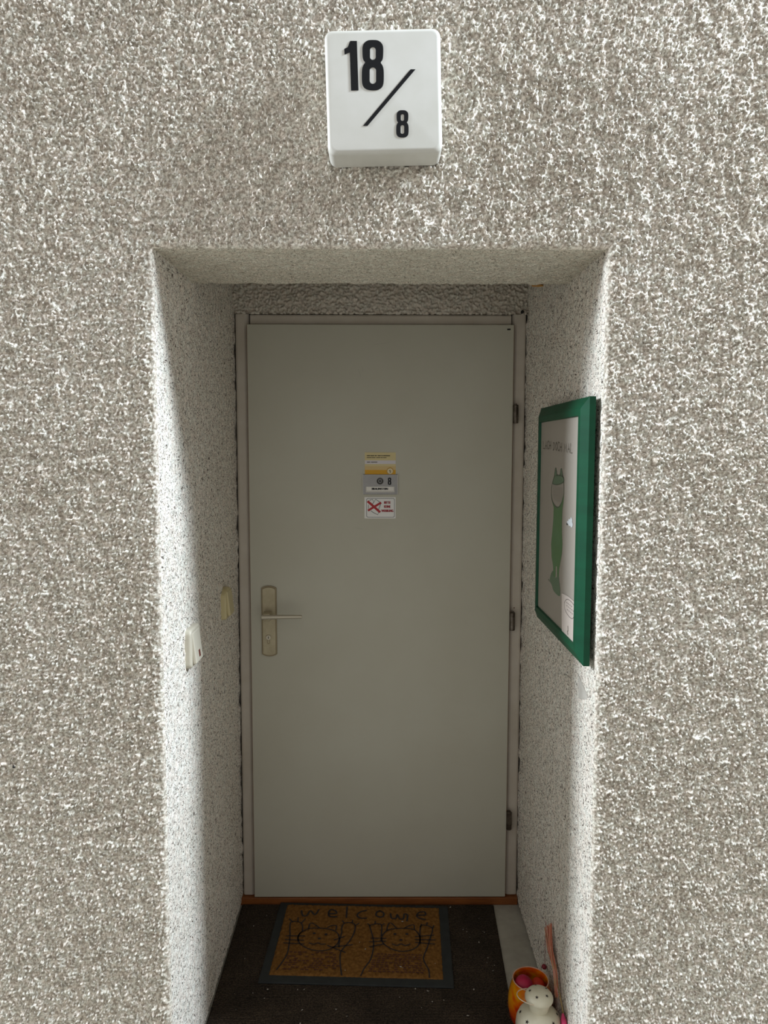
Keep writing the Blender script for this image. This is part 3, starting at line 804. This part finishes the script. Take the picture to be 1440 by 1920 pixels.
o = link('carpet', bm_mesh(bm), carpet_mat(), base=(0, 0.3, FZ))
tag(o, 'dark brown ribbed carpet covering the doorway floor', 'carpet')

M_rub = mat('black_rubber', srgb(40, 44, 44), 0.75, var=srgb(32, 35, 35), vscale=30, bump=0.2, bscale=300)
MC = (-0.0650, 0.6563, CZ)
dm = thing('doormat', MC, 'coir doormat with two drawn cats and the word Welcome', 'doormat')
Mm = Matrix.Translation(MC) @ Matrix.Rotation(-0.0400, 4, 'Z')
box('rubber_base', (-0.2960, 0.2960, -0.1990, 0.1990, 0, 0.006), M_rub, dm, bevel=0.0025, M=Mm)
cx_ = span(-0.2700, 0.2660, 0.0034); cy_ = span(-0.1700, 0.1860, 0.0034)
Xg, Yg = np.meshgrid(cx_, cy_, indexing='ij')
a = field(*Xg.shape, 0.0034, 0.0034, 0.010, 0.022, 91, 1.6); b = field(*Xg.shape, 0.0034, 0.0034, 0.007, 0.010, 92)
ed = np.minimum(np.minimum(Xg-cx_[0], cx_[-1]-Xg), np.minimum(Yg-cy_[0], cy_[-1]-Yg))
Hh = 0.004 + (0.0055+0.0013*np.clip(a, -1.2, 1.2)+0.0004*b)*sstep(-0.001, 0.006, ed)
pc = np.stack([Xg, Yg, Hh, np.ones_like(Xg)], -1) @ np.array(Mm).T
me = grid_mesh('coir', pc[..., 0], pc[..., 1], pc[..., 2])
coir = link('coir_pile', me, mat('coir', srgb(136, 97, 50), 0.95, spec=0.1, var=srgb(108, 73, 34), vscale=90, bump=0.8, bscale=500, bdist=0.002), dm)
coir['kind'] = 'stuff'
LETTERS = [
[(-0.213, 0.1441), (-0.2054, 0.1177), (-0.1914, 0.1181), (-0.1822, 0.1452), (-0.1639, 0.1232), (-0.1534, 0.1525)],
[(-0.1161, 0.1312), (-0.0907, 0.1342), (-0.0975, 0.1504), (-0.1132, 0.152), (-0.1178, 0.1352), (-0.112, 0.117), (-0.0876, 0.1151)],
[(-0.0567, 0.1709), (-0.0543, 0.1131)],
[(0.0121, 0.1545), (-0.0103, 0.1434), (-0.018, 0.1247), (-0.0055, 0.111), (0.0146, 0.1117)],
[(0.0586, 0.1542), (0.0719, 0.1423), (0.0713, 0.124), (0.0575, 0.1193), (0.0469, 0.1291), (0.0486, 0.1456), (0.0586, 0.1542)],
[(0.0963, 0.1391), (0.1008, 0.1149), (0.116, 0.1154), (0.1194, 0.1359), (0.1287, 0.1119), (0.1413, 0.1144), (0.1437, 0.1389), (0.1552, 0.1331), (0.1528, 0.1009)],
[(0.1896, 0.1344), (0.2164, 0.1375), (0.2128, 0.1537), (0.1948, 0.1489), (0.187, 0.1323), (0.1945, 0.1184), (0.2159, 0.112)]]
CATS = [
[[(-0.2007, 0.0257), (-0.1767, 0.0487), (-0.1522, 0.0523), (-0.1224, 0.0522), (-0.0889, 0.0412), (-0.0719, 0.0191), (-0.0686, -0.0104), (-0.0786, -0.0361), (-0.1005, -0.0547), (-0.1332, -0.0601), (-0.1681, -0.0483), (-0.1927, -0.0277), (-0.204, -0.0007), (-0.2007, 0.0257)],
[(-0.1752, 0.0475), (-0.1754, 0.0669), (-0.1683, 0.0789), (-0.1402, 0.0554)], [(-0.1129, 0.0564), (-0.0992, 0.0678), (-0.084, 0.0665), (-0.0837, 0.0433)],
[(-0.1644, -0.023), (-0.1492, -0.0286), (-0.1355, -0.0219), (-0.1252, -0.0277), (-0.111, -0.0258)],
[(-0.2448, 0.009), (-0.1826, 0.0113)], [(-0.2441, -0.0096), (-0.1831, -0.0102)], [(-0.2462, -0.0261), (-0.1805, -0.029)],
[(-0.0842, -0.0054), (-0.0517, 0.0124)], [(-0.083, -0.0397), (-0.0218, -0.0268)], [(-0.1028, -0.0333), (-0.0425, -0.0648)],
[(-0.2007, -0.0152), (-0.2038, 0.0143), (-0.1949, 0.0372), (-0.2012, 0.0718), (-0.2169, 0.0843), (-0.2343, 0.0825), (-0.2412, 0.0704), (-0.2315, 0.0057), (-0.2262, -0.0593), (-0.2298, -0.0943), (-0.2386, -0.125), (-0.2476, -0.1517)],
[(-0.2482, 0.0979), (-0.2343, 0.0825)], [(-0.2191, 0.107), (-0.2169, 0.0843)], [(-0.1939, 0.0999), (-0.2034, 0.0776)],
[(-0.0651, -0.0391), (-0.0666, -0.0103), (-0.0632, 0.0308), (-0.0651, 0.0574), (-0.0601, 0.0791), (-0.0457, 0.0855), (-0.0278, 0.0823), (-0.02, 0.063), (-0.0234, 0.0247), (-0.035, -0.0127), (-0.0493, -0.0421), (-0.0577, -0.0671), (-0.0547, -0.1115), (-0.0446, -0.168)],
[(-0.0666, 0.0946), (-0.0578, 0.0812)], [(-0.0315, 0.0979), (-0.0328, 0.0829)], [(-0.009, 0.0829), (-0.0213, 0.07)]],
[[(0.0725, 0.0245), (0.0865, 0.0478), (0.1096, 0.0589), (0.1393, 0.062), (0.1641, 0.0614), (0.1839, 0.0495), (0.1946, 0.0253), (0.1955, -0.0042), (0.1856, -0.0298), (0.1642, -0.0466), (0.1358, -0.0529), (0.1096, -0.0451), (0.0852, -0.0264), (0.0724, -0.0051), (0.0725, 0.0245)],
[(0.0865, 0.0478), (0.0892, 0.0768), (0.0989, 0.0889), (0.1195, 0.0605)], [(0.1443, 0.0622), (0.1616, 0.0775), (0.1765, 0.08), (0.1785, 0.0543)],
[(0.1065, -0.0184), (0.1211, -0.0251), (0.1342, -0.0173), (0.1498, -0.0239), (0.1642, -0.0162)],
[(0.027, 0.0725), (0.0365, 0.0345), (0.0446, -0.0061), (0.0456, -0.0492), (0.0387, -0.0979), (0.0224, -0.1352), (0.0136, -0.168)],
[(0.027, 0.0725), (0.0441, 0.081), (0.0667, 0.0779), (0.0691, 0.0282), (0.0688, -0.0053)],
[(0.0201, 0.0821), (0.0296, 0.0718)], [(0.0459, 0.0949), (0.0453, 0.0811)], [(0.0765, 0.0841), (0.0673, 0.076)],
[(0.1966, -0.0113), (0.1982, 0.0712), (0.214, 0.0814), (0.2385, 0.0649), (0.2298, 0.0155), (0.219, -0.0322), (0.2063, -0.078), (0.2105, -0.105), (0.2212, -0.1344), (0.2226, -0.168)],
[(0.2016, 0.0868), (0.1989, 0.0712)], [(0.2219, 0.0955), (0.219, 0.0797)], [(0.2439, 0.0806), (0.2385, 0.0649)],
[(0.0354, 0.0082), (0.0852, 0.0082)], [(0.0315, -0.0102), (0.0845, -0.0046)], [(0.0329, -0.0337), (0.0789, -0.0194)],
[(0.1811, 0.0062), (0.2464, 0.0069)], [(0.181, -0.0084), (0.2434, -0.0133)], [(0.1812, 0.0211), (0.2424, 0.0308)]]]
EYES = [[(-0.1537, 0.0255), (-0.1139, 0.0214), (-0.1334, 0.0002)], [(0.1139, 0.0317), (0.1531, 0.0331), (0.1339, 0.0027)]]
M_draw = mat('mat_ink', srgb(38, 33, 34), 0.9)
M_belly = mat('mat_red_brown', srgb(82, 46, 30), 0.95)
ZD = 0.0112
for lt in LETTERS: strokes('letter', [lt], 0.0060, Mm, M_draw, dm, ZD+0.0004, 4)
rng = random.Random(3)
for i, (cat_l, ey) in enumerate(zip(CATS, EYES)):
    cl = strokes('cat_drawing', cat_l, 0.0042, Mm, M_draw, dm, ZD+0.0003, 4)
    for j, (x, y) in enumerate(ey):
        bm = bmesh.new()
        cpt = [bm.verts.new(Mm @ Vector((x+0.0055*math.cos(k*math.pi/5), y+0.005*math.sin(k*math.pi/5), ZD+0.0003))) for k in range(10)]
        bm.faces.new(cpt)
        link('nose' if j == 2 else 'eye', bm_mesh(bm), M_draw, cl)
    x0, x1 = ((-0.222, -0.066) if i == 0 else (0.052, 0.200))
    knots = []
    for r_ in range(9):
        y = -0.068-0.0098*r_
        x = x0-0.0025*r_+rng.random()*0.01
        while x < x1+0.0008*r_:
            ln = 0.004+0.005*rng.random()
            if rng.random() < (0.55 if i == 0 else 0.85): knots.append([(x, y), (x+ln, y+0.0015*rng.uniform(-1, 1))])
            x += ln+0.007
    strokes('fur_knots', knots, 0.0054, Mm, M_belly, cl, ZD+0.0001)

# crumbs of plaster on the carpet
bm = bmesh.new(); bm2 = bmesh.new(); rng = random.Random(12)
for k in range(84):
    x, y = rng.uniform(-0.45, 0.36), rng.uniform(0.24, 0.85)
    z, tgt = CZ, bm
    lx, ly = (x-MC[0]), (y-MC[1])
    if abs(lx) < 0.31 and abs(ly) < 0.21:
        if abs(lx) > 0.25 or abs(ly) > 0.15 or rng.random() < 0.6: continue
        z, tgt = CZ+0.0118, bm2
    s_ = rng.choice((0.0010, 0.0013, 0.0016, 0.0024))
    t_ = bmesh.new(); bmesh.ops.create_icosphere(t_, subdivisions=1, radius=s_)
    bmesh.ops.transform(t_, matrix=Matrix.Translation((x, y, z+s_*0.52)) @ Matrix.Rotation(rng.random()*3, 4, 'Z') @ Matrix.Diagonal((rng.uniform(.8, 2.2), rng.uniform(.6, 1.2), .5, 1)), verts=t_.verts)
    merge(tgt, t_)
M_crumb = mat('crumb', srgb(176, 170, 160), 0.9)
o = link('plaster_crumbs', bm_mesh(bm), M_crumb, base=(0, 0.5, CZ))
tag(o, 'tiny white plaster crumbs scattered over the dark carpet', 'crumbs', kind='stuff')
o = link('plaster_crumbs', bm_mesh(bm2), M_crumb, base=(MC[0], MC[1], CZ+0.0118))
tag(o, 'few tiny white plaster crumbs on the cat doormat', 'crumbs', kind='stuff')

# ------------------------------------------------------------------ things in the corner
# lantern
LX, LY = 0.4190, 0.190
M_lan = mat('lantern_enamel', srgb(208, 202, 180), 0.45, var=srgb(196, 189, 165), vscale=18)
lan = thing('lantern', (LX, LY, FZ), 'cream metal tealight lantern with punched stars and a wire handle', 'lantern')
ML = Matrix.Translation((LX, LY, FZ))
prof = [(0, 0.0), (0.052, 0.0), (0.056, 0.003), (0.0585, 0.02), (0.0595, 0.06), (0.0595, 0.102), (0.0580, 0.118), (0.0525, 0.131), (0.0430, 0.1400), (0.0310, 0.1460), (0.0245, 0.1475), (0.0240, 0.150)]
lb = link('lantern_body', bm_mesh(lathe_bm(prof, ML, 64)), M_lan, lan, smooth=True)
prof = [(0.0238, 0.1465), (0.0280, 0.1600), (0.0315, 0.1720), (0.0322, 0.1755), (0.0362, 0.1760), (0.0368, 0.1775), (0.0368, 0.1820), (0.0355, 0.1860), (0.0300, 0.1925), (0.0200, 0.1972), (0.0100, 0.1995), (0, 0.2000)]
lc = link('lantern_cap', bm_mesh(lathe_bm(prof, ML, 48)), M_lan, lan, smooth=True)
M_hole = mat('lantern_inside', srgb(40, 30, 26), 0.8)
def star_on(parent, az, h_, rad, tilt, size, rot=0.0):
    """five-pointed opening lying on a turned surface; az azimuth, tilt from vertical wall (0) to top (90)"""
    pts = []
    for k in range(10):
        r = size if k % 2 == 0 else size*0.42
        a_ = math.pi/2+k*math.pi/5+rot
        pts.append((r*math.cos(a_), r*math.sin(a_)))
    bm = bmesh.new()
    a_ = math.radians(az); tl = math.radians(tilt)
    outd = Vector((math.cos(a_), math.sin(a_), 0)); zz = Vector((0, 0, 1))
    nrm = outd*math.cos(tl)+zz*math.sin(tl); vv = -outd*math.sin(tl)+zz*math.cos(tl); uu = vv.cross(nrm)
    c = Vector((LX, LY, FZ+h_))+outd*rad+nrm*0.0006
    bm.faces.new([bm.verts.new(c+uu*p+vv*q) for p, q in pts])
    bm.normal_update()
    me = bpy.data.meshes.new('star'); bm.to_mesh(me); bm.free()
    return link('star_opening', me, M_hole, parent)
for az in (-108, -36, 36, 108, 180): star_on(lc, az-8, 0.1958, 0.0236, 66, 0.0048, 0.2)
for az in range(-160, 200, 45): star_on(lb, az+20, 0.1355, 0.0478, 46, 0.0058, 0.15)
for az in range(-160, 200, 45): star_on(lb, az+42, 0.096, 0.0596, 0, 0.0062)
hp = []
for k in range(15):
    t_ = math.pi*k/14
    hp.append((LX-0.012-0.046*math.sin(t_), LY-0.001+0.030*math.cos(t_)*(1 if True else 1), FZ+0.181+0.006*math.sin(t_)))
link('wire_handle', bm_mesh(tube_bm(crom(hp, 2), 0.0012, 8)), mat('wire', srgb(214, 196, 172), 0.4, metal=0.3), lan, smooth=True)

# colourful jar behind it
JX, JY = 0.4235, 0.318
M_jar = bpy.data.materials.new('painted_glass'); M_jar.use_nodes = True
nt = M_jar.node_tree; N, L = nt.nodes, nt.links; P = N['Principled BSDF']
P.inputs['Roughness'].default_value = 0.12; P.inputs['Coat Weight'].default_value = 0.4
tc = N.new('ShaderNodeTexCoord'); n = N.new('ShaderNodeTexNoise'); n.inputs['Scale'].default_value = 17; n.inputs['Detail'].default_value = 2; n.inputs['Distortion'].default_value = 0.6
L.new(tc.outputs['Object'], n.inputs['Vector'])
r = N.new('ShaderNodeValToRGB'); cr = r.color_ramp
cr.elements[0].position = 0.36; cr.elements[0].color = srgb(206, 52, 16); cr.elements[1].position = 0.62; cr.elements[1].color = srgb(238, 158, 10)
e = cr.elements.new(0.48); e.color = srgb(232, 104, 8)
L.new(n.outputs['Fac'], r.inputs['Fac']); L.new(r.outputs[0], P.inputs['Base Color'])
P.inputs['Transmission Weight'].default_value = 0.15
jar = thing('glass_jar', (JX, JY, FZ), 'orange and red glass jar standing behind the cream lantern', 'jar')
MJ = Matrix.Translation((JX, JY, FZ))
prof = [(0, 0.0), (0.038, 0.0), (0.046, 0.004), (0.057, 0.025), (0.0625, 0.055), (0.0615, 0.085), (0.0555, 0.112), (0.0505, 0.128), (0.0500, 0.134), (0.0480, 0.1345), (0.0470, 0.132), (0.0480, 0.122), (0.0520, 0.108), (0.0570, 0.085), (0.0580, 0.055), (0.0520, 0.025), (0.040, 0.008), (0, 0.006)]
jb = link('jar_body', bm_mesh(lathe_bm(prof, MJ, 56)), M_jar, jar, smooth=True)
bm = tube_bm([(JX+0.0492*math.cos(k*math.pi/24), JY+0.0492*math.sin(k*math.pi/24), FZ+0.1345) for k in range(49)], 0.0016, 8, False)
link('jar_rim', bm_mesh(bm), mat('rim_glass', srgb(206, 158, 132), 0.15), jar, smooth=True)
M_mag = mat('magenta_felt', srgb(176, 16, 66), 0.55, var=srgb(140, 8, 44), vscale=25)
M_redb = mat('red_felt', srgb(170, 26, 16), 0.6, var=srgb(196, 60, 14), vscale=22)
def ball(name, c, rx, ry, rz, m_, label, cat, group=None):
    bm = bmesh.new(); bmesh.ops.create_uvsphere(bm, u_segments=28, v_segments=16, radius=1)
    for v in bm.verts:
        k = 1+0.04*math.sin(5*v.co.x+2)*math.sin(4*v.co.y)
        v.co = Vector((c[0]+v.co.x*rx*k, c[1]+v.co.y*ry*k, c[2]+v.co.z*rz))
    o = link(name, bm_mesh(bm), m_, base=(c[0], c[1], c[2]-rz), smooth=True)
    return tag(o, label, cat, group)
ball('decorative_ball', (JX-0.0195, JY-0.002, FZ+0.118), 0.0262, 0.027, 0.025, M_mag, 'magenta ball lying in the mouth of the orange jar', 'ball')
ball('decorative_ball', (JX+0.0235, JY+0.014, FZ+0.104), 0.020, 0.022, 0.020, M_redb, 'orange-red ball beside the magenta one inside the jar', 'ball')
ball('decorative_ball', (JX+0.016, JY-0.027, FZ+0.088), 0.018, 0.017, 0.018, M_mag, 'deep pink ball at the front of the jar mouth, half hidden by the lantern', 'ball')
ball('decorative_ball', (JX-0.004, JY+0.004, FZ+0.047), 0.034, 0.034, 0.036, M_redb, 'large red ball low inside the orange jar', 'ball')

# stick with a raffia tail and a pink felt end, leaning in the corner
stick = thing('raffia_stick', (0.474, 0.05, FZ), 'thin stick with a salmon raffia tail and pink felt end leaning on the right reveal', 'decoration')
def onwall(y, z, off=0.0065): return (WX-off, y, z)
M_stick = mat('pale_stick', srgb(196, 168, 112), 0.6)
M_raf = mat('salmon_raffia', srgb(196, 122, 92), 0.7, var=srgb(176, 98, 76), vscale=60)
M_raf2 = mat('pink_raffia', srgb(202, 132, 118), 0.7, var=srgb(186, 150, 110), vscale=60)
M_bead = mat('dark_red_bead', srgb(128, 22, 40), 0.4)
link('stick', bm_mesh(tube_bm([onwall(0.03, FZ), onwall(0.115, 0.040), onwall(0.195, 0.098), onwall(0.2558, 0.1288), onwall(0.285, 0.172)], 0.0016, 8)), M_stick, stick, smooth=True)
rng = random.Random(21)
for k in range(30):
    a0, a1 = rng.uniform(-0.004, 0.030), rng.uniform(-0.016, 0.014)
    top = (0.345+rng.uniform(0, 0.058), 0.0)
    ty = top[0]-0.004+0.4*(top[0]-0.37); tz = 0.197+(0.403-ty)*0.85+rng.uniform(-0.006, 0.006)
    p0 = onwall(0.243+rng.uniform(-0.012, 0.012), 0.118+rng.uniform(-0.01, 0.01), 0.012+rng.uniform(0, 0.006))
    p1 = onwall(0.272+a1+0.2*(ty-0.37), 0.168+a1*0.6, 0.010+rng.uniform(0, 0.008))
    p2 = onwall((0.272+ty)/2+0.012, (0.168+tz)/2-0.008+rng.uniform(-.003, .003), 0.008+rng.uniform(0, 0.008))
    p3 = onwall(ty, tz, 0.007+rng.uniform(0, 0.006))
    link('raffia_strand', bm_mesh(tube_bm(crom([p0, p1, p2, p3], 4), [0.0013]*13, 5)), (M_raf, M_raf2)[k % 2], stick, smooth=True)
link('bead_thread', bm_mesh(tube_bm([onwall(0.408, 0.215, 0.008), onwall(0.4135, 0.15, 0.008), onwall(0.409, 0.085, 0.008)], 0.0007, 5)), M_bead, stick)
bm = bmesh.new(); bmesh.ops.create_icosphere(bm, subdivisions=2, radius=0.0075)
for v in bm.verts: v.co = Vector(onwall(0.405, 0.077, 0.011))+Vector((v.co.x, v.co.y*1.2, v.co.z*0.9))
link('bead', bm_mesh(bm), M_bead, stick, smooth=True)
M_felt = mat('pink_felt', srgb(222, 76, 122), 0.85, var=srgb(204, 60, 106), vscale=40)
pf = tube_bm([onwall(0.108, 0.052, 0.012), onwall(0.120, 0.060, 0.012), onwall(0.150, 0.080, 0.012), onwall(0.176, 0.097, 0.011), onwall(0.188, 0.105, 0.010)], [0.003, 0.0085, 0.0090, 0.0075, 0.003], 14)
link('felt_end', bm_mesh(pf), M_felt, stick, smooth=True)
